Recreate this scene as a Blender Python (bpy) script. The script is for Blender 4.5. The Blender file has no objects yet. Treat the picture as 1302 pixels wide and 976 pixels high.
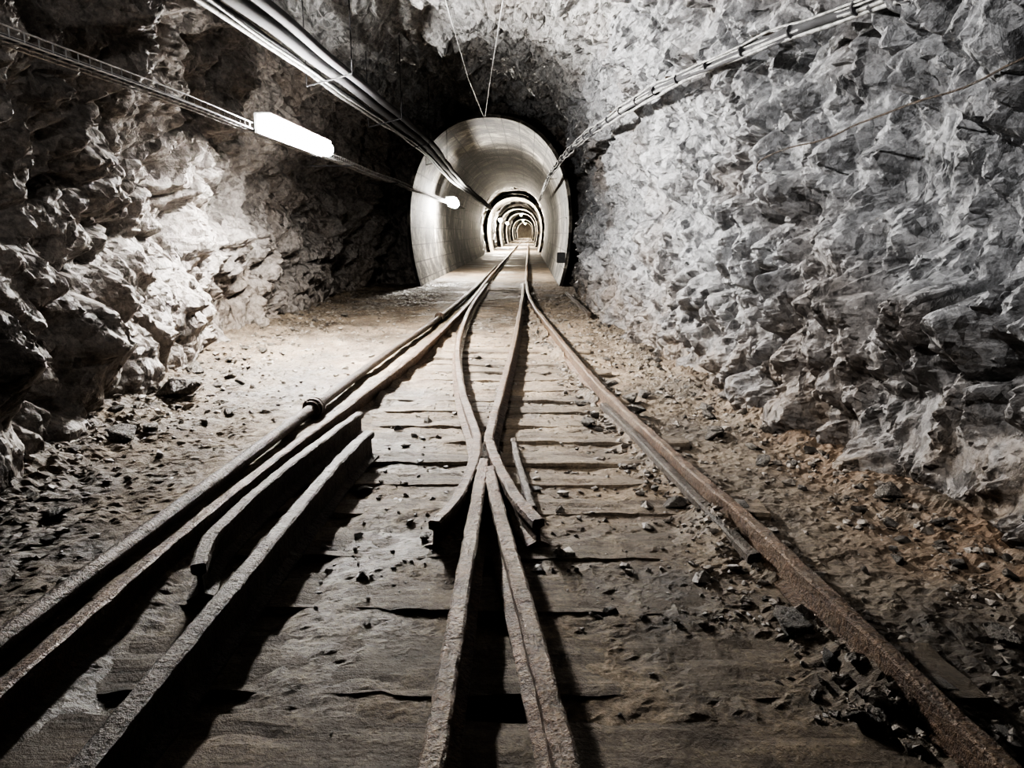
import bpy, bmesh, math, random
import numpy as np
from mathutils import Vector
random.seed(7); rng=np.random.RandomState(11)
S=bpy.context.scene
COL=S.collection
# ------------------------------------------------------------ noise helpers
def Hi(ix,iy,iz,seed):
    h=(ix.astype(np.int64)*374761393+iy.astype(np.int64)*668265263+iz.astype(np.int64)*1442695041+seed*97531)&0xFFFFFFFF
    h=((h^(h>>15))*2246822519)&0xFFFFFFFF
    h=((h^(h>>13))*3266489917)&0xFFFFFFFF
    return h^(h>>16)
def H(ix,iy,iz,seed): return Hi(ix,iy,iz,seed).astype(np.float64)/4294967295.0
def facets(P,size,seed,g=0.5,pit=0.0,off=1.0,th=.9,edge=False):
    Q=P/size; B=np.floor(Q).astype(np.int64)
    best=np.full(len(Q),1e9); sec=np.full(len(Q),1e9); C=np.zeros_like(B); D=np.zeros_like(Q)
    for dx in(-1,0,1):
        for dy in(-1,0,1):
            for dz in(-1,0,1):
                ix=B[:,0]+dx;iy=B[:,1]+dy;iz=B[:,2]+dz
                sx=ix+H(ix,iy,iz,seed);sy=iy+H(ix,iy,iz,seed+1);sz=iz+H(ix,iy,iz,seed+2)
                ex=Q[:,0]-sx;ey=Q[:,1]-sy;ez=Q[:,2]-sz
                d=ex*ex+ey*ey+ez*ez
                m=d<best
                if edge: sec=np.where(m,best,np.minimum(sec,d))
                best=np.where(m,d,best)
                C[m,0]=ix[m];C[m,1]=iy[m];C[m,2]=iz[m]
                D[m,0]=ex[m];D[m,1]=ey[m];D[m,2]=ez[m]
    if edge: return np.sqrt(sec)-np.sqrt(best)
    a,b,c=C[:,0],C[:,1],C[:,2]
    o=(H(a,b,c,seed+5)-.5)*off
    r=o+g*2*((H(a,b,c,seed+6)-.5)*D[:,0]+(H(a,b,c,seed+7)-.5)*D[:,1]+(H(a,b,c,seed+8)-.5)*D[:,2])
    if pit>0: r=r+pit*(H(a,b,c,seed+9)>th)
    return r
_t=np.random.RandomState(5);NT=4096
TJ=_t.rand(NT,3);TD=_t.normal(size=(NT,5,3));TD/=np.linalg.norm(TD,axis=2)[:,:,None];TA=_t.rand(NT)
def chunks(P,size,seed,k=1.0,a=.8,cone=.06):
    """union of random polyhedral lumps: continuous, angular, protrusion in units of size"""
    Q=P/size;B=np.floor(Q).astype(np.int64);out=np.full(len(Q),-.45)
    for dx in(-1,0,1):
        for dy in(-1,0,1):
            for dz in(-1,0,1):
                ix=B[:,0]+dx;iy=B[:,1]+dy;iz=B[:,2]+dz
                t=Hi(ix,iy,iz,seed)%NT
                D=np.stack([Q[:,0]-ix,Q[:,1]-iy,Q[:,2]-iz],1)-TJ[t]
                h=np.full(len(Q),-9.0)
                for j in range(5): h=np.maximum(h,np.einsum('ij,ij->i',TD[t,j],D))
                dd=np.sqrt((D*D).sum(1))
                h=a*TA[t]-k*h-cone*k*dd-2*np.maximum(dd-.85,0)
                out=np.maximum(out,h)
    return out
def vnoise(P,size,seed):
    Q=P/size;B=np.floor(Q).astype(np.int64);F=Q-B;F=F*F*(3-2*F)
    out=0
    for dx in(0,1):
        for dy in(0,1):
            for dz in(0,1):
                w=(F[:,0] if dx else 1-F[:,0])*(F[:,1] if dy else 1-F[:,1])*(F[:,2] if dz else 1-F[:,2])
                out=out+w*H(B[:,0]+dx,B[:,1]+dy,B[:,2]+dz,seed)
    return out-.5
# ------------------------------------------------------------ materials
def newmat(n):
    m=bpy.data.materials.new(n);m.use_nodes=True
    nt=m.node_tree;b=nt.nodes['Principled BSDF'];return m,nt,b
def N(nt,t,**k):
    n=nt.nodes.new(t)
    for a,v in k.items():
        if a in n.inputs.keys(): n.inputs[a].default_value=v
        else: setattr(n,a,v)
    return n
def ramp(nt,src,stops):
    r=nt.nodes.new('ShaderNodeValToRGB');e=r.color_ramp.elements
    while len(e)<len(stops): e.new(.5)
    for i,(p,c) in enumerate(stops):
        e[i].position=p;e[i].color=(c[0],c[1],c[2],1) if not isinstance(c,float) else (c,c,c,1)
    nt.links.new(src,r.inputs[0]);return r.outputs[0]
def noise(nt,co,scale,detail=5,rough=.6,dist=0,out='Fac'):
    n=N(nt,'ShaderNodeTexNoise',Scale=scale,Detail=detail,Roughness=rough,Distortion=dist)
    nt.links.new(co,n.inputs['Vector']);return n.outputs[out]
def mix(nt,f,a,b,mode='MIX'):
    m=nt.nodes.new('ShaderNodeMix');m.data_type='RGBA';m.blend_type=mode
    for s,v in((0,f),(6,a),(7,b)):
        if hasattr(v,'links'): nt.links.new(v,m.inputs[s])
        elif isinstance(v,(int,float)): m.inputs[s].default_value=v if s==0 else (v,v,v,1)
        else: m.inputs[s].default_value=(v[0],v[1],v[2],1)
    return m.outputs[2]
def bump(nt,h,b,dist=.02,strength=1,prev=None):
    n=N(nt,'ShaderNodeBump',Distance=dist,Strength=strength);nt.links.new(h,n.inputs['Height'])
    if prev: nt.links.new(prev,n.inputs['Normal'])
    if b is not None: nt.links.new(n.outputs[0],b.inputs['Normal'])
    return n.outputs[0]
def coords(nt,scale=None,rot=None,kind='Object'):
    c=nt.nodes.new('ShaderNodeTexCoord').outputs[kind]
    if scale or rot:
        m=nt.nodes.new('ShaderNodeMapping')
        if scale:m.inputs['Scale'].default_value=scale
        if rot:m.inputs['Rotation'].default_value=rot
        nt.links.new(c,m.inputs[0]);c=m.outputs[0]
    return c
def facetnode(nt,co,scale):
    v=N(nt,'ShaderNodeTexVoronoi',Scale=scale);nt.links.new(co,v.inputs['Vector'])
    s=N(nt,'ShaderNodeVectorMath',operation='SUBTRACT');nt.links.new(co,s.inputs[0]);nt.links.new(v.outputs['Position'],s.inputs[1])
    c=N(nt,'ShaderNodeVectorMath',operation='SUBTRACT');nt.links.new(v.outputs['Color'],c.inputs[0]);c.inputs[1].default_value=(.5,.5,.5)
    d=N(nt,'ShaderNodeVectorMath',operation='DOT_PRODUCT');nt.links.new(s.outputs[0],d.inputs[0]);nt.links.new(c.outputs[0],d.inputs[1])
    return d.outputs['Value'],v.outputs['Color']
def rockmat(name,tint,brown=.5,lo=.55,hi=1.2,bcol=(.13,.095,.068),foot=0):
    m,nt,b=newmat(name);c=coords(nt);cs=coords(nt,(1,1.4,.75),(.3,0,0))
    n1=noise(nt,cs,2.0,8,.7);n2=noise(nt,c,.6,3,.6);n3=noise(nt,c,22,5,.75)
    f1,c1=facetnode(nt,cs,6);f2,c2=facetnode(nt,cs,15)
    t=tint
    base=ramp(nt,n1,[(.36,(t[0]*lo,t[1]*lo,t[2]*lo)),(.46,(t[0]*.85,t[1]*.85,t[2]*.85)),(.57,t),(.70,(t[0]*hi,t[1]*hi,t[2]*hi))])
    f=ramp(nt,n2,[(.5,0.0),(.68,brown)])
    base=mix(nt,f,base,bcol)
    if foot:
        sx=N(nt,'ShaderNodeSeparateXYZ');nt.links.new(c,sx.inputs[0])
        mr=N(nt,'ShaderNodeMapRange');mr.inputs[1].default_value=1.2;mr.inputs[2].default_value=.1;mr.inputs[4].default_value=foot;nt.links.new(sx.outputs[2],mr.inputs[0])
        mm=N(nt,'ShaderNodeMath',operation='MULTIPLY');nt.links.new(mr.outputs[0],mm.inputs[0]);nt.links.new(ramp(nt,n1,[(.4,.3),(.58,1.0)]),mm.inputs[1])
        base=mix(nt,mm.outputs[0],base,(.135,.10,.068))
    base=mix(nt,1,base,ramp(nt,n3,[(.34,.45),(.62,1.2)]),'MULTIPLY')
    p=bump(nt,f1,None,1.2,.9);p=bump(nt,f2,None,1.3,.9,p)
    nt.links.new(base,b.inputs['Base Color']);b.inputs['Roughness'].default_value=.5
    bump(nt,n3,b,.03,.8,p);return m
ROCK_R=rockmat('rock_light_grey',(.225,.228,.235),.45,foot=.9)
ROCK_L=rockmat('rock_brown_grey',(.215,.195,.178),.6,foot=.4)
ROCK_C=rockmat('rock_roof',(.25,.248,.245),.3)
RUB=rockmat('rubble_stone',(.22,.192,.162),.3,.6,1.3)
def groundmat():
    m,nt,b=newmat('dusty_ballast');c=coords(nt)
    a=noise(nt,c,2.6,7,.74);d=noise(nt,c,40,5,.75);e=noise(nt,c,.7,5,.65)
    base=ramp(nt,a,[(.34,(.07,.05,.033)),(.46,(.14,.104,.07)),(.57,(.205,.158,.108)),(.74,(.30,.24,.175))])
    base=mix(nt,1,base,ramp(nt,e,[(.38,.5),(.6,1.25)]),'MULTIPLY')
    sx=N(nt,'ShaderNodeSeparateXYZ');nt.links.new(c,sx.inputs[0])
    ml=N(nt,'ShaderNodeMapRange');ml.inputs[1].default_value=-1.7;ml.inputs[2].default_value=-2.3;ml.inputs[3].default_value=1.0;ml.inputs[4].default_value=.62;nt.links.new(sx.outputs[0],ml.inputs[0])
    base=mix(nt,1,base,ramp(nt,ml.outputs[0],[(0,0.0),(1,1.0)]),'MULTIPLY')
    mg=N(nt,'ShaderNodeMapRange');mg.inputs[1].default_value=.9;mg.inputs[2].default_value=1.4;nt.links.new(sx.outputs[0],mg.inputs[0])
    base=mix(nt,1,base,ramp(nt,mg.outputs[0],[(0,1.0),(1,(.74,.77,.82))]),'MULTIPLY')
    mr=N(nt,'ShaderNodeMapRange');mr.inputs[1].default_value=1.5;mr.inputs[2].default_value=2.3;nt.links.new(sx.outputs[0],mr.inputs[0])
    mm=N(nt,'ShaderNodeMath',operation='MULTIPLY');nt.links.new(mr.outputs[0],mm.inputs[0]);nt.links.new(ramp(nt,e,[(.46,0.0),(.58,.6)]),mm.inputs[1])
    base=mix(nt,mm.outputs[0],base,(.16,.09,.048))
    base=mix(nt,1,base,ramp(nt,d,[(.3,.45),(.7,1.3)]),'MULTIPLY')
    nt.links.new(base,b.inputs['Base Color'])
    nt.links.new(ramp(nt,e,[(.35,.4),(.55,.8)]),b.inputs['Roughness'])
    v,_=facetnode(nt,c,40)
    p=bump(nt,a,None,.05,.6);p=bump(nt,v,None,.8,.4,p);bump(nt,d,b,.016,.9,p);return m
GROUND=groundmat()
def rustmat(name,c1,c2,metal=.3,rough=.6,dust=.6):
    m,nt,b=newmat(name);c=coords(nt)
    a=noise(nt,c,7,6,.7);d=noise(nt,c,60,4,.7);e=noise(nt,c,2.2,5,.7)
    base=ramp(nt,a,[(.32,c1),(.62,c2)])
    base=mix(nt,ramp(nt,e,[(.46,0.0),(.62,dust)]),base,(.17,.13,.092))
    base=mix(nt,1,base,ramp(nt,d,[(.3,.25),(.7,1.4)]),'MULTIPLY')
    nt.links.new(base,b.inputs['Base Color']);b.inputs['Metallic'].default_value=metal;b.inputs['Roughness'].default_value=rough
    bump(nt,d,b,.025,1,bump(nt,a,None,.05,.9));return m
RUST=rustmat('rusty_rail_steel',(.045,.027,.017),(.17,.105,.064),.25,.42)
DRUST=rustmat('dark_guard_rail_steel',(.028,.022,.017),(.09,.069,.052),.2,.5,.3)
PIPE=rustmat('dark_iron_pipe',(.02,.015,.011),(.07,.046,.03),.3,.45,.3)
def woodmat():
    m,nt,b=newmat('weathered_timber');c=coords(nt,(1.2,22,22));c0=coords(nt)
    a=noise(nt,c,1.6,6,.65,.6);d=noise(nt,c0,2.6,7,.74);e=noise(nt,c0,.7,5,.65);g=noise(nt,c0,40,5,.75)
    base=ramp(nt,a,[(.3,(.05,.037,.026)),(.5,(.115,.088,.062)),(.7,(.18,.14,.10))])
    gr=ramp(nt,d,[(.34,(.085,.062,.042)),(.46,(.14,.105,.072)),(.57,(.20,.154,.106)),(.74,(.29,.232,.168))])
    base=mix(nt,ramp(nt,noise(nt,c0,1.9,6,.7),[(.44,.2),(.58,1.0)]),base,gr)
    base=mix(nt,1,base,ramp(nt,e,[(.38,.55),(.6,1.25)]),'MULTIPLY')
    base=mix(nt,1,base,ramp(nt,g,[(.3,.5),(.7,1.25)]),'MULTIPLY')
    nt.links.new(base,b.inputs['Base Color']);b.inputs['Roughness'].default_value=.72
    bump(nt,a,b,.008,.7,bump(nt,g,None,.015,.9,bump(nt,d,None,.05,.7)));return m
WOOD=woodmat()
def concmat():
    m,nt,b=newmat('stained_board_marked_concrete');uv=coords(nt,None,None,'UV');c=coords(nt)
    br=N(nt,'ShaderNodeTexBrick',Scale=1.0);br.inputs['Brick Width'].default_value=1.2;br.inputs['Row Height'].default_value=.5
    br.inputs['Mortar Size'].default_value=.02;br.inputs['Color1'].default_value=(.33,.305,.265,1);br.inputs['Color2'].default_value=(.20,.18,.15,1);br.inputs['Mortar'].default_value=(.07,.06,.05,1)
    nt.links.new(uv,br.inputs['Vector'])
    a=noise(nt,c,1.3,8,.78,.3);e=noise(nt,c,.45,6,.72)
    base=mix(nt,1,br.outputs['Color'],ramp(nt,a,[(.42,.12),(.5,.55),(.60,1.4)]),'MULTIPLY')
    base=mix(nt,1,base,ramp(nt,e,[(.45,.2),(.56,1.15)]),'MULTIPLY')
    # unlit depth put into the colour: the long first lining darkens inward
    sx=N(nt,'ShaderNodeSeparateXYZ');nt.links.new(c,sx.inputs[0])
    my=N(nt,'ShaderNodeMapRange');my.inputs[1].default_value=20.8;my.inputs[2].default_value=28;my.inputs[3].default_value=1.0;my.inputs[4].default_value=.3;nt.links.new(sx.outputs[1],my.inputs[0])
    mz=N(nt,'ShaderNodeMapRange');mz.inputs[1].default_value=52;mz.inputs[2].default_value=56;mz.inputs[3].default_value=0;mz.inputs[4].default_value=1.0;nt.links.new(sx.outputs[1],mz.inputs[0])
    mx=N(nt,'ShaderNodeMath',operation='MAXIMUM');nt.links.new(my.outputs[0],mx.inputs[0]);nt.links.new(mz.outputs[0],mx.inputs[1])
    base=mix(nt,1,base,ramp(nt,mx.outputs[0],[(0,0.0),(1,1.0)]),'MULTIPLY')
    nt.links.new(base,b.inputs['Base Color']);b.inputs['Roughness'].default_value=.7
    bump(nt,a,b,.12,1,bump(nt,br.outputs['Fac'],None,-.03,.6));return m
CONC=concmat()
def plain(name,col,rough=.5,metal=0,amt=.35,sc=12):
    m,nt,b=newmat(name);c=coords(nt);a=noise(nt,c,sc,3,.6)
    nt.links.new(mix(nt,1,col,ramp(nt,a,[(.3,1-amt),(.7,1+amt)]),'MULTIPLY'),b.inputs['Base Color'])
    b.inputs['Roughness'].default_value=rough;b.inputs['Metallic'].default_value=metal;return m
CABLE=plain('grey_cable_sheath',(.15,.15,.145),.6,0,.8,20);CABLED=plain('black_cable_sheath',(.02,.02,.022),.9)
GALV=plain('galvanised_steel',(.26,.26,.26),.5,.4);BOXM=plain('dark_box_plastic',(.03,.03,.03),.5)
HOUSE=plain('lamp_housing_grey',(.3,.3,.3),.6)
def emis(name,s,col=(1,.97,.93)):
    m,nt,b=newmat(name);b.inputs['Base Color'].default_value=(.9,.9,.9,1)
    b.inputs['Emission Color'].default_value=(*col,1);b.inputs['Emission Strength'].default_value=s;return m
# ------------------------------------------------------------ mesh helpers
def mkobj(name,verts,faces,mat,smooth=False,uvs=None,parent=None,**props):
    me=bpy.data.meshes.new(name);me.from_pydata([tuple(v) for v in verts],[],[tuple(f) for f in faces]);me.update()
    if smooth: me.polygons.foreach_set('use_smooth',[True]*len(me.polygons))
    if uvs is not None:
        l=me.uv_layers.new(name='UVMap');idx=np.empty(len(me.loops),dtype=np.int32);me.loops.foreach_get('vertex_index',idx)
        l.data.foreach_set('uv',np.asarray(uvs,dtype=np.float32)[idx].ravel())
    me.materials.append(mat);o=bpy.data.objects.new(name,me);COL.objects.link(o)
    if parent: o.parent=parent
    for k,v in props.items(): o[k]=v
    return o
def gridfaces(nr,nc,flip=False):
    i=np.arange(nr-1)[:,None]*nc+np.arange(nc-1)[None,:];i=i.ravel()
    f=np.stack([i,i+1,i+nc+1,i+nc],1)
    return (f[:,::-1] if flip else f).tolist()
def catmull(pts,step=.25):
    P=[np.array(p,float) for p in pts];P=[2*P[0]-P[1]]+P+[2*P[-1]-P[-2]];out=[]
    for i in range(1,len(P)-2):
        n=max(1,int(np.linalg.norm(P[i+1]-P[i])/step))
        for k in range(n):
            t=k/n;a,b,c,d=P[i-1],P[i],P[i+1],P[i+2]
            out.append(.5*((2*b)+(-a+c)*t+(2*a-5*b+4*c-d)*t*t+(-a+3*b-3*c+d)*t**3))
    out.append(P[-2]);return out
def sweepdata(profile,path,base=0,scales=None):
    V=[];F=[];n=len(profile);m=len(path)
    for i,p in enumerate(path):
        t=np.array(path[min(i+1,m-1)])-np.array(path[max(i-1,0)]);t=t/np.linalg.norm(t)
        up=np.array([0,0,1.]) if abs(t[2])<.95 else np.array([0,1.,0])
        r=np.cross(t,up);r/=np.linalg.norm(r);u=np.cross(r,t);s=scales[i] if scales else 1
        for a,b in profile: V.append(np.array(p)+r*a*s+u*b*s)
    for i in range(m-1):
        for j in range(n):
            k=(j+1)%n;F.append((base+i*n+j,base+(i+1)*n+j,base+(i+1)*n+k,base+i*n+k))
    F.append(tuple(base+j for j in range(n)));F.append(tuple(base+(m-1)*n+j for j in reversed(range(n))))
    return V,F
def circ(r,n=10): return [(r*math.cos(2*math.pi*i/n),r*math.sin(2*math.pi*i/n)) for i in range(n)]
def sweep(name,profile,path,mat,smooth=False,parent=None,scales=None,**pr):
    V,F=sweepdata(profile,path,0,scales);return mkobj(name,V,F,mat,smooth,None,parent,**pr)
def multi(name,parts,mat,smooth=True,parent=None,**pr):
    V=[];F=[]
    for prof,path in parts:
        v,f=sweepdata(prof,path,len(V));V+=v;F+=f
    return mkobj(name,V,F,mat,smooth,None,parent,**pr)
# ------------------------------------------------------------ chamber
YK=[-4,0,3.2,4.9,6.5,10.6,14.3,17,22.5]
XR=[2.7,2.58,2.38,2.12,1.83,1.42,1.37,1.42,1.42]
YL=[-4,3,4.5,5.9,9.6,13.3,17,22.5];XL=[-3.25,-3.3,-3.45,-3.7,-4.2,-4.5,-4.6,-4.4]
ZY=[-4,10,12.5,13.6,18,22.5];ZT=[4.8,4.8,4.75,5.1,5.3,5.1]
def yrow(y0,y1):
    ys=[y0];
    while ys[-1]<y1:
        y=ys[-1];ys.append(y+(.08 if y<1.5 else max(.015,.0033*y)))
    ys[-1]=y1;return np.array(ys)
ys=yrow(-4,22.5);NC=800
rows=[]
for y in ys:
    xl=np.interp(y,YL,XL);xr=np.interp(y,YK,XR);zt=np.interp(y,ZY,ZT);cx=(xl+xr)/2;a=(xr-xl)/2
    th=np.linspace(math.pi,0,500);nn=np.where(np.cos(th)>0,3.4,2.9)
    px=cx+a*np.sign(np.cos(th))*np.abs(np.cos(th))**(2/nn);pz=zt*np.abs(np.sin(th))**(2/nn)
    px=px+np.where(px>cx,.09*np.minimum(pz,3.2)*np.clip((px-cx)/a,0,1),0)
    px=np.concatenate([[px[0]],px,[px[-1]]]);pz=np.concatenate([[-.5],pz,[-.5]])
    L=np.concatenate([[0],np.cumsum(np.hypot(np.diff(px),np.diff(pz)))])
    s=np.linspace(0,L[-1],NC);rows.append(np.stack([np.interp(s,L,px),np.full(NC,y),np.interp(s,L,pz)],1))
G=np.array(rows);nr=len(ys)
dS=np.gradient(G,axis=1);nx=-dS[:,:,2];nz=dS[:,:,0];ln=np.hypot(nx,nz)+1e-9
Nrm=np.stack([nx/ln,np.zeros_like(nx),nz/ln],2).reshape(-1,3)
P=G.reshape(-1,3)
ca,sa=math.cos(.4),math.sin(.4)
R=P.copy()
R[:,1]=(P[:,1]*ca+P[:,2]*sa)*1.25;R[:,2]=(-P[:,1]*sa+P[:,2]*ca)*.8
Lq=P.copy();Lq[:,1]=(P[:,1]*ca-P[:,2]*sa)*1.1;Lq[:,2]=(P[:,1]*sa+P[:,2]*ca)*.85
wv=.10*np.stack([vnoise(P,.35,3),vnoise(P,.35,4),vnoise(P,.35,5)],1)
def rockd(Q,s,A):
    q=0
    for size,w in A:
        c=chunks(Q,size,s+int(size*1000),a=1.1);q=q-w*size*(c-c.mean())
    return q
def crack(Q,s):
    e=facets(Q+wv,.7,s,edge=True);m=np.clip(vnoise(Q,.6,s+7)*6+.4,0,1)
    return .20*np.exp(-(e/.09)**2)*m
def frac(Q,s): return .022*facets(Q,.16,s+20,1.7,0,.25)+.014*facets(Q,.07,s+40,1.7,0,.4)
dR=rockd(R,1700,((.85,.35),(.42,.8),(.22,.75),(.11,.4)))+frac(R,300)+crack(R,330)
dR=np.where(dR>.16,.16+(dR-.16)*.35,dR)
dL=rockd(Lq,900,((1.0,.5),(.55,.85),(.27,.75),(.13,.25)))+frac(Lq,500)+crack(Lq,530)
bl=np.clip((P[:,0]+1.3)/1.0,0,1);d=.15*vnoise(P,1.6,21)+dR*bl+dL*(1-bl)
roof=np.clip((P[:,2]-3.6)/.9,0,1);d*=1-.2*roof
band=np.clip(1-np.abs(P[:,2]-2.92)/.45,0,1)*(P[:,0]>0);lo=-.12-.5*(1-band);d=np.where((band>0)&(d<lo),lo+(d-lo)*.25,d)
foot=np.clip((.9-P[:,2])/.5,0,1);lo=-.2-.6*(1-foot);d=np.where(d<lo,lo+(d-lo)*.4,d);hi=.10+.8*(1-foot);d=np.where(d>hi,hi+(d-hi)*.4,d)
P2=P+Nrm*d[:,None]
P2=P2.reshape(nr,NC,3)
def part(name,c0,c1,mat,**k):
    sub=P2[:,c0:c1].reshape(-1,3);return mkobj(name,sub,gridfaces(nr,c1-c0),mat,False,None,None,kind='structure',**k)
cL,cR=int(NC*.33),int(NC*.67)
part('wall_left',0,cL+1,ROCK_L,label='rough blasted brown-grey rock tunnel wall')
part('ceiling',cL,cR+1,ROCK_C,label='rough blasted rock tunnel roof')
part('wall_right',cR,NC,ROCK_R,label='rough jagged grey rock tunnel wall')
# ------------------------------------------------------------ arch profile (horseshoe)
def archprof(hw,off,n=48,cx=-1.1,z0=0.0,hf=1.27):
    pts=[];zc=1.75;hz=hw*hf;q=2/2.25
    for i in range(13):
        t=i/13;z=z0-.3+t*(zc+.3-z0);pts.append((cx-(hw-.34*(1-t)**2)-off,z))
    for i in range(n+1):
        a=math.pi*(1-i/n);ca_,sa_=math.cos(a),math.sin(a)
        pts.append((cx+(hw+off)*math.copysign(abs(ca_)**q,ca_),zc+(hz+off)*abs(sa_)**q))
    for i in range(12,-1,-1):
        t=i/13;z=z0-.3+t*(zc+.3-z0);pts.append((cx+(hw-.34*(1-t)**2)+off,z))
    return np.array(pts)
def lining(name,y0,y1,hw=2.23,thick=.3,seg=10,**k):
    hf=k.pop('hf',1.27);inn=archprof(hw,0,hf=hf);out=archprof(hw,thick,hf=hf);n=len(inn);Ls=np.concatenate([[0],np.cumsum(np.hypot(*np.diff(inn,axis=0).T))])
    V=[];U=[];yy=np.linspace(y0,y1,seg)
    for y in yy:
        for p,l in zip(inn,Ls): V.append((p[0],y,p[1]));U.append((y,l))
    F=gridfaces(seg,n)
    b=len(V)
    for y in yy:
        for p,l in zip(out,Ls): V.append((p[0],y,p[1]));U.append((y,l))
    F+=[tuple(b+i for i in reversed(f)) for f in gridfaces(seg,n)]
    for i in range(n-1):
        F.append((i,b+i,b+i+1,i+1));q=(seg-1)*n;F.append((q+i,q+i+1,b+q+i+1,b+q+i))
    return mkobj(name,V,F,CONC,True,U,None,kind='structure',**k)
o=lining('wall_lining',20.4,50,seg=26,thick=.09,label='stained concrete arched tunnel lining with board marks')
RINGS=[(57,64,2.15,1.15),(78,83,2.05,1.12),(102,109,2.1,1.18),(138,146,2.0,1.15),(190,202,2.05,1.2)]
for a,b,hw,hf in RINGS:
    lining('wall_lining',a,b,hw=hw,thick=.22,seg=4,hf=hf,label='concrete arch ring in the tunnel')
for o in bpy.data.objects:
    if o.name.startswith('wall_lining'):
        md=o.modifiers.new('e','EDGE_SPLIT');md.split_angle=.6
# end face around portal
ap=archprof(2.23,.04);n=len(ap);L=np.concatenate([[0],np.cumsum(np.hypot(*np.diff(ap,axis=0).T))]);L/=L[-1]
M=160;s=np.linspace(0,1,M);inner=np.stack([np.interp(s,L,ap[:,0]),np.full(M,21.6),np.interp(s,L,ap[:,1])],1)
row=G[-1];s2=np.linspace(0,1,NC);outer=np.stack([np.interp(s,s2,row[:,0]),np.full(M,21.6),np.interp(s,s2,row[:,2])],1)
outer[:,0]=-1.2+(outer[:,0]+1.2)*1.25;outer[:,2]*=1.25
K=24;E=np.array([inner*(1-t)+outer*t for t in np.linspace(0,1,K)]).reshape(-1,3)
E[:,1]+=.5*facets(E,.6,700,.7)+.2*facets(E,.22,701,.7)
mkobj('wall_end',E,gridfaces(K,M),ROCK_L,kind='structure',label='dark rock face around the concrete arch')
# far rock tube
ap=archprof(2.24,0,n=40);yy=np.concatenate([np.arange(49.8,70,.4),np.arange(70,246,1.2)]);T=[]
for y in yy:
    for p in ap: T.append((p[0],y,p[1]))
T=np.array(T);c=np.array([-1.1,0,2]);dr=T-c;dr[:,1]=0;dr/=np.linalg.norm(dr,axis=1)[:,None]
T=T+dr*(.16+.12*facets(T,.8,800,1.0)+.12*vnoise(T,2,801))[:,None]
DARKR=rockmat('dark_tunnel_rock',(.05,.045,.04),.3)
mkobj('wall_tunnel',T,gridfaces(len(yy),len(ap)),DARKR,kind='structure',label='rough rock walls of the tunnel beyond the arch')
e=archprof(2.9,0);mkobj('wall_back',[(p[0],244,p[1]) for p in e],[tuple(range(len(e)))],ROCK_C,kind='structure',label='rock at the tunnel end')
# ------------------------------------------------------------ floor
RR=[(1.95,-3),(1.62,-1),(1.42,.4),(1.26,1.58),(1.09,3.15),(.91,4.35),(.63,6.6),(.33,10.4),(.05,14.8),(-.05,20),(-.06,26),(-.06,60),(-.06,243)]
SL=[(-1.6,-3),(-1.6,1.8),(-1.6,2.86),(-1.56,3.9),(-1.42,5.94),(-1.27,8.53),(-1.18,14),(-1.23,22),(-1.24,30),(-1.24,60),(-1.24,243)]
rrx=lambda y:np.interp(y,[p[1] for p in RR],[p[0] for p in RR])
slx=lambda y:np.interp(y,[p[1] for p in SL],[p[0] for p in SL])
def sstep(a,b,x): t=np.clip((x-a)/(b-a),0,1);return t*t*(3-2*t)
def ground(x,y,fine=True):
    x=np.asarray(x,float);y=np.asarray(y,float);Pp=np.stack([x,y,np.zeros_like(x)],1)
    z=.000-.004*sstep(3.6,4.6,y)*sstep(-1.7,-1.5,x)*sstep(.1,0,x-rrx(y))+.030*vnoise(Pp,.4,31)+.02*vnoise(Pp,1.7,32)
    near=1-sstep(18,21,y)
    xr=np.interp(y,YK,XR);xl=np.interp(y,YL,XL)
    z=z+near*(.04*sstep(.4,0,xr-x)+.07*sstep(.6,0,x-xl))
    z=z-.04*sstep(.12,.3,x-rrx(y))*sstep(11,7,y)*sstep(.05,.4,xr-x)
    z=z-.035*sstep(-1.72,-1.6,x)*sstep(-.85,-1.02,x)*sstep(4.9,4.2,y)
    z=z-.05*sstep(-.3,-.22,x)*sstep(.1,.0,x-np.interp(y,[-3,1.58,2.9,4.1],[.6,.0,-.12,-.26]))*sstep(3.8,3.2,y)
    for f in(rrx,slx): z=z+.075*np.exp(-((x-f(y))/.14)**2)*(.6+1.3*vnoise(Pp,.3,36))*(np.abs(x-f(y))>.03)
    if fine:
        amp=.36+.45*sstep(-1.8,-2.3,x)+.25*sstep(.1,.35,x-rrx(y))+.7*near*sstep(.9,.3,x-xl)+.6*near*sstep(.6,.1,xr-x)+.7*np.exp(-((x-rrx(y))/.2)**2)
        z=z+amp*(.012*facets(Pp,.10,33,.9)+.010*facets(Pp,.05,34,1)+.03*vnoise(Pp,.10,35)+.02*vnoise(Pp,.05,38)+.03*vnoise(Pp,.3,37))
    return z
yf=np.concatenate([yrow(-3.9,22.5)[:-1],np.arange(22.5,60,.5),np.arange(60,246,4)]);xf=np.arange(-5.2,3.6,.024)
XX,YY=np.meshgrid(xf,yf);Z=ground(XX.ravel(),YY.ravel());Z=np.where(YY.ravel()>22.5,.0+0*Z-.01,Z)
mkobj('floor',np.stack([XX.ravel(),YY.ravel(),Z],1),gridfaces(len(yf),len(xf)),GROUND,kind='structure',label='dusty brown gravel and dirt tunnel floor')
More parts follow.
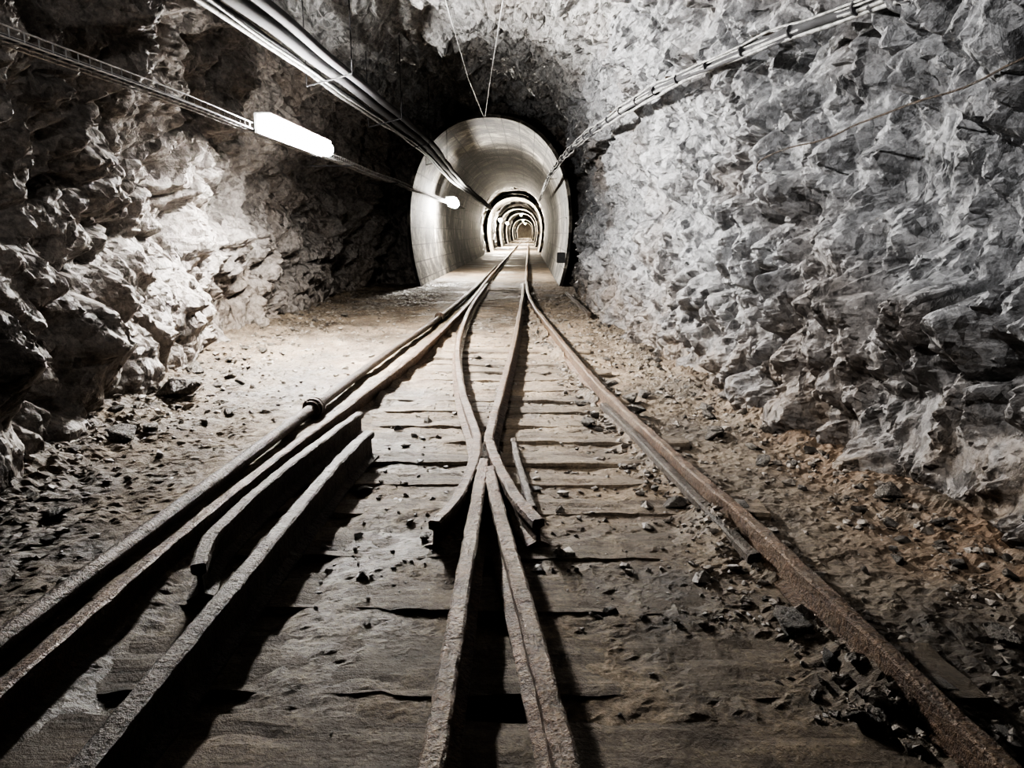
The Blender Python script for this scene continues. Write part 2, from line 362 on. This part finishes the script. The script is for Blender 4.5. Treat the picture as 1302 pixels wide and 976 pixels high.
# ------------------------------------------------------------ rails
def railprof(h=.15,hw=.031,fw=.058,ht=.042):
    return [(-fw,0),(fw,0),(fw,.012),(.012,.03),(.010,h-ht-.012),(hw,h-ht),(hw,h-.008),(hw-.01,h),(-hw+.01,h),(-hw,h-.008),(-hw,h-ht),(-.010,h-ht-.012),(-.012,.03),(-fw,.012)]
def rail(pts,mat,z=0.005,h=.15,hw=.031,cm=True,**k):
    path=[(p[0],p[1],z+(p[2] if len(p)>2 else 0)) for p in pts]
    if cm:
        path=catmull(path,.035 if pts[-1][1]<10 else .1) if pts[-1][1]<60 else catmull(path,.08)
    nm=k.pop('nm','rail');k.setdefault('category','rail')
    V,F=sweepdata(railprof(h,hw),path);V=np.array(V)
    V[:,0]+=.004*vnoise(V,.12,61)+.008*vnoise(V,.03,63);V[:,2]+=.005*vnoise(V,.15,62)+.010*vnoise(V,.04,64)
    return mkobj(nm,V,F,mat,False,None,None,**k)
rail(RR,RUST,label='long rusty curved steel rail on timber sleepers',group='running rails')
rail(SL,RUST,label='long rusty straight steel rail beside the iron pipe',group='running rails')
rail([(-1.13,19.5),(-1.09,14),(-1.0,11),(-.86,8.5),(-.605,6.26),(-.37,4.81),(-.335,4.45),(-.325,4.05),(-.365,3.5),(-.44,3.16)],RUST,label='rusty closure rail bent into a wing rail at the crossing',group='running rails')
rail([(-.13,19.5),(-.12,16.9),(-.165,10),(-.225,6.6),(-.262,4.81),(-.24,4.45),(-.195,4.15),(-.07,3.57),(.055,3.2)],RUST,label='rusty switch rail ending in a flared wing at the crossing',group='running rails')
rail([(-.262,4.12),(-.262,3.6),(-.252,2.5),(-.247,1.58),(-.245,0),(-.245,-3)],RUST,z=.006,hw=.034,label='rusty crossing rail forming one leg of the vee',group='running rails')
rail([(-.225,3.98),(-.185,3.65),(-.085,2.94),(.033,2.135),(.108,1.58),(.2,.8),(.42,-1),(.75,-3)],RUST,z=.006,hw=.034,label='rusty crossing rail diverging from the vee',group='running rails')
rail([(-1.28,5.2),(-1.34,4.7),(-1.42,3.82),(-1.44,3.15),(-1.42,2.9),(-1.35,2.66)],DRUST,h=.165,label='dark rusty guard rail with bent flared end',nm='guard_rail',category='guard rail')
rail([(-1.07,4.6),(-1.10,4.3),(-1.12,3.6),(-1.12,1.58),(-1.12,0),(-1.12,-3)],DRUST,h=.19,hw=.036,label='dark pitted steel guard rail standing above a trough',nm='guard_rail',category='guard rail')
rail([(.65,5.9),(.73,5.4),(.88,4.2),(1.03,3.0)],DRUST,z=-.06,h=.14,label='low crusted guard rail inside the curved rail',nm='guard_rail',category='guard rail')
rail([(-.10,4.9),(-.07,4.5),(.03,3.6)],DRUST,z=-.06,h=.12,hw=.02,label='thin short steel check bar beside the crossing',nm='check_bar',category='steel bar')
# pipe with couplings
pp=catmull([(-1.95,-3,.07),(-1.88,2.3,.07),(-1.86,3,.07),(-1.78,5.69,.08),(-1.68,8.7,.08),(-1.53,12.2,.07),(-1.42,19,.07),(-1.42,31,.07)],.3)
pipe=bpy.data.objects.new('water_pipe',None);COL.objects.link(pipe);pipe['label']='dark iron pipe with bolted coupling lying beside the rail';pipe['category']='pipe'
sweep('pipe_run',circ(.046,16),pp,PIPE,True,pipe)
for y,x in((5.69,-1.78),(12.2,-1.53)):
    multi('coupling',[(circ(.085,18),[(x,y-.05,.08),(x,y-.01,.08)]),(circ(.085,18),[(x,y+.01,.08),(x,y+.05,.08)]),(circ(.07,18),[(x,y-.09,.08),(x,y+.09,.08)])]+[(circ(.009,6),[(x+.073*math.cos(a),y-.07,.08+.073*math.sin(a)),(x+.073*math.cos(a),y+.07,.08+.073*math.sin(a))]) for a in[i*math.pi/2+.6 for i in range(4)]],PIPE,False,pipe)
# ------------------------------------------------------------ sleepers
def sleeper(y,x0,x1,w,zt,rot):
    nx=max(6,int((x1-x0)/.05));prof=[(-w/2,-.16),(w/2,-.16),(w/2,-.02),(w/2-.012,0)]+[(w/2-w*i/6,0) for i in range(1,6)]+[(-w/2+.012,0),(-w/2,-.02)]
    V=[];m=len(prof);xs=np.linspace(x0,x1,nx)
    for x in xs:
        for a,b in prof: V.append((x,y+a,b))
    V=np.array(V);e=vnoise(V,.14,int(y*100))
    V[:,1]+=.03*vnoise(V,.25,5+int(y*10))+.025*vnoise(V,.07,6+int(y*10));V[:,2]+=np.where(V[:,2]>-.05,.018*e-.03*np.clip(vnoise(V*np.array([.5,8,1]),.2,9),0,1),0)
    V[:,0]+=.02*e
    cxm=(x0+x1)/2;V[:,1]+=(V[:,0]-cxm)*rot;V[:,2]+=zt
    F=[]
    for i in range(nx-1):
        for j in range(m):
            k=(j+1)%m;F.append((i*m+j,i*m+k,(i+1)*m+k,(i+1)*m+j))
    F.append(tuple(range(m)));F.append(tuple((nx-1)*m+j for j in reversed(range(m))))
    big=y<3.3
    mkobj('sleeper',V,F,WOOD,False,category='sleeper',group='timber sleepers under the rails',label='wide weathered timber sleeper half buried in dust' if big else 'weathered timber sleeper across the track')
y=.35;i=0
while y<20:
    w=.34 if y<3.5 else .23
    sleeper(y+random.uniform(-.03,.03),float(slx(y))-random.uniform(.15,.25),float(rrx(y))+(random.uniform(.3,.38) if i%3==1 else random.uniform(.05,.15)),w+random.uniform(-.03,.03),random.uniform(.003,.016),random.uniform(-.025,.025));y+=.48 if y<3.5 else .45;i+=1
# ------------------------------------------------------------ lamps + trays
def roundbox(cx,cz,w,h,r=.035,n=4):
    pts=[]
    for sx,sz,a0 in((1,1,0),(-1,1,90),(-1,-1,180),(1,-1,270)):
        for i in range(n+1):
            a=math.radians(a0+90*i/n);pts.append((cx+sx*(w/2-r)+r*math.cos(a),cz+sz*(h/2-r)+r*math.sin(a)))
    return pts
def lamp(x,y0,y1,z,strength,label,big=1.0,col=(1,.97,.93),side=-.08):
    root=bpy.data.objects.new('tunnel_lamp',None);root.location=(x,(y0+y1)/2,z);COL.objects.link(root);root['label']=label;root['category']='lamp';root['group']='fluorescent lamps along the tunnel'
    L=(y1-y0)/2;b=big
    def PT(ys_): return [(0,t,0) for t in ys_]
    sweep('diffuser',roundbox(0,0,.16*b,.17*b,.075*b,6),PT([-L,-L+.02,-L+.07,L-.07,L-.02,L]),emis('lamp_glow',strength,col),True,root,scales=[.45,.82,1,1,.82,.45])
    prof=[(-.12*b,side*b),(-.09*b,side*b),(-.09*b,.095*b),(.045*b,.095*b),(.045*b,.115*b),(-.12*b,.115*b)]  # wall-side plate added to screen the rock behind from the lamp
    sweep('housing',prof,PT([-L+.02,L-.02]),HOUSE,False,root)
    return root
TX,TZ=-2.65,2.53
lamp(TX,7.45,9.75,TZ+.04,490,'long glowing white fluorescent lamp beside the wire cable tray',1,(1,.975,.94))
lamp(TX,25.0,26.2,TZ,400,'glowing fluorescent lamp inside the concrete arch',1.8,(1,.95,.87),side=0)
for i,(a,b,hw,hf) in enumerate(RINGS):
    if i<2: lamp(TX+.3,(a+b)/2-.6,(a+b)/2+.6,TZ,1700,'small distant glowing tunnel lamp',1.3,(1,.90,.74),side=0)
    else: lamp(-1.1,(a+b)/2-.7,(a+b)/2+.7,1.75+hw*hf-.2,1500,'added lamp warming the rock at the tunnel end',1.2,(1,.88,.70),side=0)
lamp(-1.1,234,238,4.2,300,'added lamp warming the rock at the tunnel end',1.2,(1,.80,.55),side=0)  # extra lamp added to brighten the end rock face
def spot(e,loc,tgt,ang,label):  # unseen spots added out of frame to brighten the side walls
    sl=bpy.data.lights.new('added_fill_spot','SPOT');sl.energy=e;sl.spot_size=math.radians(ang);sl.spot_blend=1;sl.shadow_soft_size=.04;sl.color=(1,.98,.96)
    so=bpy.data.objects.new('added_fill_spot',sl);COL.objects.link(so);so.location=loc
    so.rotation_euler=(Vector(tgt)-so.location).to_track_quat('-Z','Y').to_euler();so['label']=label;so['category']='lamp'
spot(560,(-1.5,2.6,4.0),(2.4,5.8,2.0),100,'added unseen spot light brightening the jagged wall')
spot(75,(-.6,2.2,4.0),(-4.0,6.4,2.0),80,'added unseen spot light brightening the brown-grey wall')
tray=bpy.data.objects.new('wire_cable_tray',None);COL.objects.link(tray);tray['label']='galvanised wire mesh cable tray along the rock wall';tray['category']='cable tray'
parts=[]
TY=TX-.21
def tz(y): return TZ+.0+.012*math.sin(y*1.3)
for dx,dz in((-.07,0),(0,0),(.07,0),(-.07,.06),(.07,.06)):
    parts.append((circ(.006,5),[(TY+dx,t,tz(t)+dz) for t in np.arange(-2,33,.5)]))
for t in np.arange(-1,20,.12): parts.append((circ(.005,4),[(TY-.07,t,tz(t)+.06),(TY-.07,t+.001,tz(t)),(TY+.07,t,tz(t)),(TY+.07,t+.001,tz(t)+.06)]))
multi('tray_mesh',parts,GALV,False,tray)
multi('tray_cables',[(circ(.014,8),[(TY-.03,t,tz(t)+.02) for t in np.arange(-2,33,.5)]),(circ(.011,8),[(TY+.02,t,tz(t)+.018) for t in np.arange(-2,33,.5)])],CABLED,True,tray)
for t in (1.6,11.5,15.5): multi('bracket',[(circ(.010,6),[(TY+.09,t,tz(t)-.01),(TY-.6,t,tz(t)-.01)])],CABLED,False,tray)
# upper cable run
def wob(path,amp,seed,per=1.1):
    A=np.array(path);q=np.stack([A[:,1]*0+seed*3.7,A[:,1],A[:,1]*0],1)
    A[:,0]+=amp*2*vnoise(q,per,seed);A[:,2]+=amp*2*vnoise(q,per*1.1,seed+50);return [tuple(p) for p in A]
UX,UZ=-2.5,3.28
tro=bpy.data.objects.new('overhead_cable_run',None);COL.objects.link(tro);tro['label']='overhead run of thick pale and dark cables';tro['category']='cable'
def up(dx,dz,sag=.0): return catmull([(UX+dx,-2,UZ+dz),(UX+dx,5,UZ+dz),(UX+dx,12,UZ+dz+.08),(UX+dx*.8+.1,17,UZ+dz+.05),(UX+dx*.6+.05,24,UZ+dz-.15),(UX+dx*.5,33,UZ+dz-.2),(UX+dx*.5,48,UZ+dz-.3)],.3)
for j,(dx,dz,r,w) in enumerate(((-.12,0.02,.028,1),(-.06,.05,.03,0),(-.01,.0,.016,1),(.10,.08,.065,0),(.25,.12,.055,0))): sweep('cable',circ(r,10),wob(up(dx,dz),.02,j+1,1.3),CABLE if w else CABLED,True,tro)
for t in np.arange(2.3,20,3.4): multi('hanger',[(circ(.007,6),[(UX-.2,t,UZ-.04),(UX-.2,t+.001,UZ+1.15)]),(circ(.007,6),[(UX+.36,t,UZ+.1),(UX+.36,t+.001,UZ+1.4)]),(circ(.010,6),[(UX-.2,t,UZ-.04),(UX+.36,t,UZ+.1)])],CABLED,False,tro)
# right wall cables
rc=bpy.data.objects.new('wall_cable_bundle',None);COL.objects.link(rc);rc['label']='rough bundle of pale cables tied along the jagged grey wall';rc['category']='cable'
cp=[(2.75,0,2.82),(2.5,3.0,2.83),(2.18,4.4,2.86),(1.76,5.9,2.91),(1.38,7.6,2.95),(1.05,9.6,2.94),(.76,12.9,2.95),(.58,17.2,2.95),(.5,21,2.92),(.45,32,2.9)]
CP=catmull(cp,.12)
for j,(dx,dz,r,w) in enumerate(((0,0,.017,1),(.02,.035,.02,0),(-.01,.055,.010,1),(.035,-.03,.016,1),(.03,.015,.035,0),(.005,-.015,.014,0),(-.01,.025,.008,1))):
    sweep('cable',circ(r,8),wob([(p[0]+dx,p[1],p[2]+dz) for p in CP],.020,j+20,.4),CABLE if w else CABLED,True,rc)
for k,p in enumerate(CP[:-1]):
    if k%5==0 and 3<p[1]<20: sweep('cable_tie',circ(.050,8),[(p[0]+.012,p[1],p[2]+.01),tuple(np.array(CP[k+1])*.12+np.array(p)*.88+np.array([.012,0,.01]))],CABLED,False,rc)
for p in cp[1:-1]:
    multi('strap',[(circ(.010,6),[(p[0]-.02,p[1],p[2]+.07),(p[0]+.3,p[1],p[2]+.10)])],PIPE,False,rc)
# thin wires
def wire(pts,r,mat,label,nm='wire'): return sweep(nm,circ(r,6),pts,mat,True,None,label=label,category='wire',group='thin wires')
wire([(-1.24,20.35,4.6),(-1.13,14,4.3),(-.90,7.6,3.98),(-.86,6.6,3.93),(-.85,6.4,4.6)],.007,GALV,'thin steel guy wire hung below the rock roof')
wire([(-1.2,20.35,4.6),(-.72,14,4.3),(-.22,7.6,3.98),(-.14,6.6,3.93),(-.13,6.4,4.6)],.007,GALV,'thin steel guy wire meeting at the arch crown')
wire(wob(catmull([(2.45,3.2,2.35),(1.97,4.9,2.12),(1.76,5.6,2.05),(1.85,6.0,1.95)],.1),.015,77,.3),.006,PIPE,'thin dark cable drooping across the jagged wall')
sweep('steel_bar',[(-.035,0),(.035,0),(.035,.05),(-.035,.05)],[(.90,16.8,.10),(1.05,12.2,.10)],PIPE,False,None,label='loose rusty steel bar lying by the wall',category='steel bar')
b=bpy.data.objects.new('junction_box',None);b.location=(.92,20.34,.82);COL.objects.link(b);b['label']='small dark junction box on the concrete arch leg';b['category']='junction box'
sweep('box_body',roundbox(0,0,.22,.28,.03),[(0,.04,0),(0,-.08,0)],BOXM,False,b);sweep('box_lid',roundbox(0,0,.24,.30,.03),[(0,-.08,0),(0,-.1,0)],BOXM,False,b)
# ------------------------------------------------------------ rubble
hulls=[]
for i in range(12):
    bm=bmesh.new();q=rng.normal(size=(11,3));q/=np.linalg.norm(q,axis=1)[:,None];q*=rng.uniform(.7,1.15,(11,1));q*=np.array([1,rng.uniform(.6,.95),rng.uniform(.4,.8)])
    for p in q: bm.verts.new(p)
    r=bmesh.ops.convex_hull(bm,input=bm.verts);bmesh.ops.delete(bm,geom=list({g for g in r['geom_interior'] if isinstance(g,bmesh.types.BMVert)}),context='VERTS')
    bmesh.ops.triangulate(bm,faces=bm.faces);bmesh.ops.recalc_face_normals(bm,faces=bm.faces);bm.verts.ensure_lookup_table();bm.verts.index_update()
    V=np.array([v.co[:] for v in bm.verts]);F=np.array([[v.index for v in f.verts] for f in bm.faces]);hulls.append((V,F))
    bm.free()
rmesh=[]
for V,F in hulls:
    me=bpy.data.meshes.new('rock');bm=bmesh.new();vs=[bm.verts.new(v) for v in V]
    for f in F: bm.faces.new([vs[i] for i in f])
    bmesh.ops.bevel(bm,geom=list(bm.edges),offset=.04,segments=1,affect='EDGES');bmesh.ops.recalc_face_normals(bm,faces=bm.faces);bm.to_mesh(me);bm.free();me.materials.append(RUB);rmesh.append(me)
def rock(x,y,s,label=None):
    z=float(ground([x],[y],False)[0]);o=bpy.data.objects.new('rock',rmesh[random.randrange(12)]);COL.objects.link(o)
    o.location=(x,y,z+s*.28);o.scale=(s*random.uniform(.8,1.2),s*random.uniform(.8,1.2),s*random.uniform(.7,1.1));o.rotation_euler=(random.uniform(-.3,.3),random.uniform(-.3,.3),random.uniform(0,6.28))
    o['label']=label or ('small angular grey rock lying in the dust' if s<.06 else 'angular broken grey rock lying on the floor');o['category']='rock';o['group']='loose rubble on the tunnel floor'
rock(-3.2,6.35,.26,'large dark jagged boulder at the foot of the wall')
rock(.93,6.35,.17,'pale angular boulder resting beside the curved rail')
for x,y,s in((-.99,4.0,.07),(-.98,3.15,.07),(-1.0,5.3,.06),(-.85,5.1,.05),(.9,5.9,.1),(1.1,6.6,.11),(-2.9,5.2,.12),(-3.0,5.0,.14),(-2.9,6.9,.1),(-3.1,7.2,.12),(1.6,4.6,.11),(1.4,5.2,.1)): rock(x,y,s)
def zone():
    u=random.random()
    y=1.8+ (random.random()**1.3)*16
    if u<.44: x=float(np.interp(y,YL,XL))+.2+abs(random.gauss(0,.5))
    elif u<.83: x=float(np.interp(y,YK,XR))-.12-abs(random.gauss(0,.28))
    elif u<.96: x=float(rrx(y))+random.choice((-1,1))*(.12+abs(random.gauss(0,.1)))
    else: x=random.uniform(-1.1,.9)
    return x,y
cnt=0
while cnt<275:
    x,y=zone()
    if min(abs(x-float(rrx(y))),abs(x-float(slx(y))))<.12 or abs(x+1.8)<.14: continue
    if y<3.2 and -1.3<x<1.0: continue
    if x<-2 and y<5.5 and random.random()<.6: continue
    rock(x,y,abs(random.gauss(0,.036))+.03);cnt+=1
V=[];F=[];b0=0;pts=[]
while len(pts)<12000:
    x,y=zone()
    if random.random()<.25: x=float(rrx(y))+random.gauss(.0,.14)
    elif random.random()<.24: x=random.uniform(-1.0,.95);y=random.uniform(2.5,14)
    elif random.random()<.2: x=random.uniform(-3.8,-1.9);y=random.uniform(4,15)
    if min(abs(x-float(rrx(y))),abs(x-float(slx(y))))<.05: continue
    if x<-2 and y<5.5 and random.random()<.5: continue
    pts.append((x,y))
pts=np.array(pts);gz=ground(pts[:,0],pts[:,1])
for (x,y),z in zip(pts,gz):
    h,f=hulls[random.randrange(12)];s=.004+min(.05,random.expovariate(1/.010));a=random.uniform(0,6.28);c,sn=math.cos(a),math.sin(a)
    v=h*s;v=np.stack([v[:,0]*c-v[:,1]*sn+x,v[:,0]*sn+v[:,1]*c+y,v[:,2]+z+s*.25],1);V.append(v);F.append(f+b0);b0+=len(v)
mkobj('gravel',np.concatenate(V),np.concatenate(F).tolist(),RUB,kind='stuff',label='scattered small gravel chips over the floor',category='gravel')
# ------------------------------------------------------------ camera / world
w=bpy.data.worlds.new('w');S.world=w;w.use_nodes=True;wn=w.node_tree;wn.nodes['Background'].inputs[0].default_value=(.6,.6,.65,1);wn.nodes['Background'].inputs[1].default_value=.01
cd=bpy.data.cameras.new('cam');cam=bpy.data.objects.new('camera',cd);COL.objects.link(cam);S.camera=cam
cam.location=(0,0,1.5);cam.rotation_euler=(math.radians(90-12.04),0,math.radians(1.31));cd.sensor_width=36;cd.sensor_fit='HORIZONTAL';cd.lens=24.885;cd.clip_end=600;cd.clip_start=.05
try:
    S.view_settings.view_transform='AgX';S.view_settings.look='AgX - High Contrast';S.view_settings.exposure=1.2
except Exception as e: print(e)
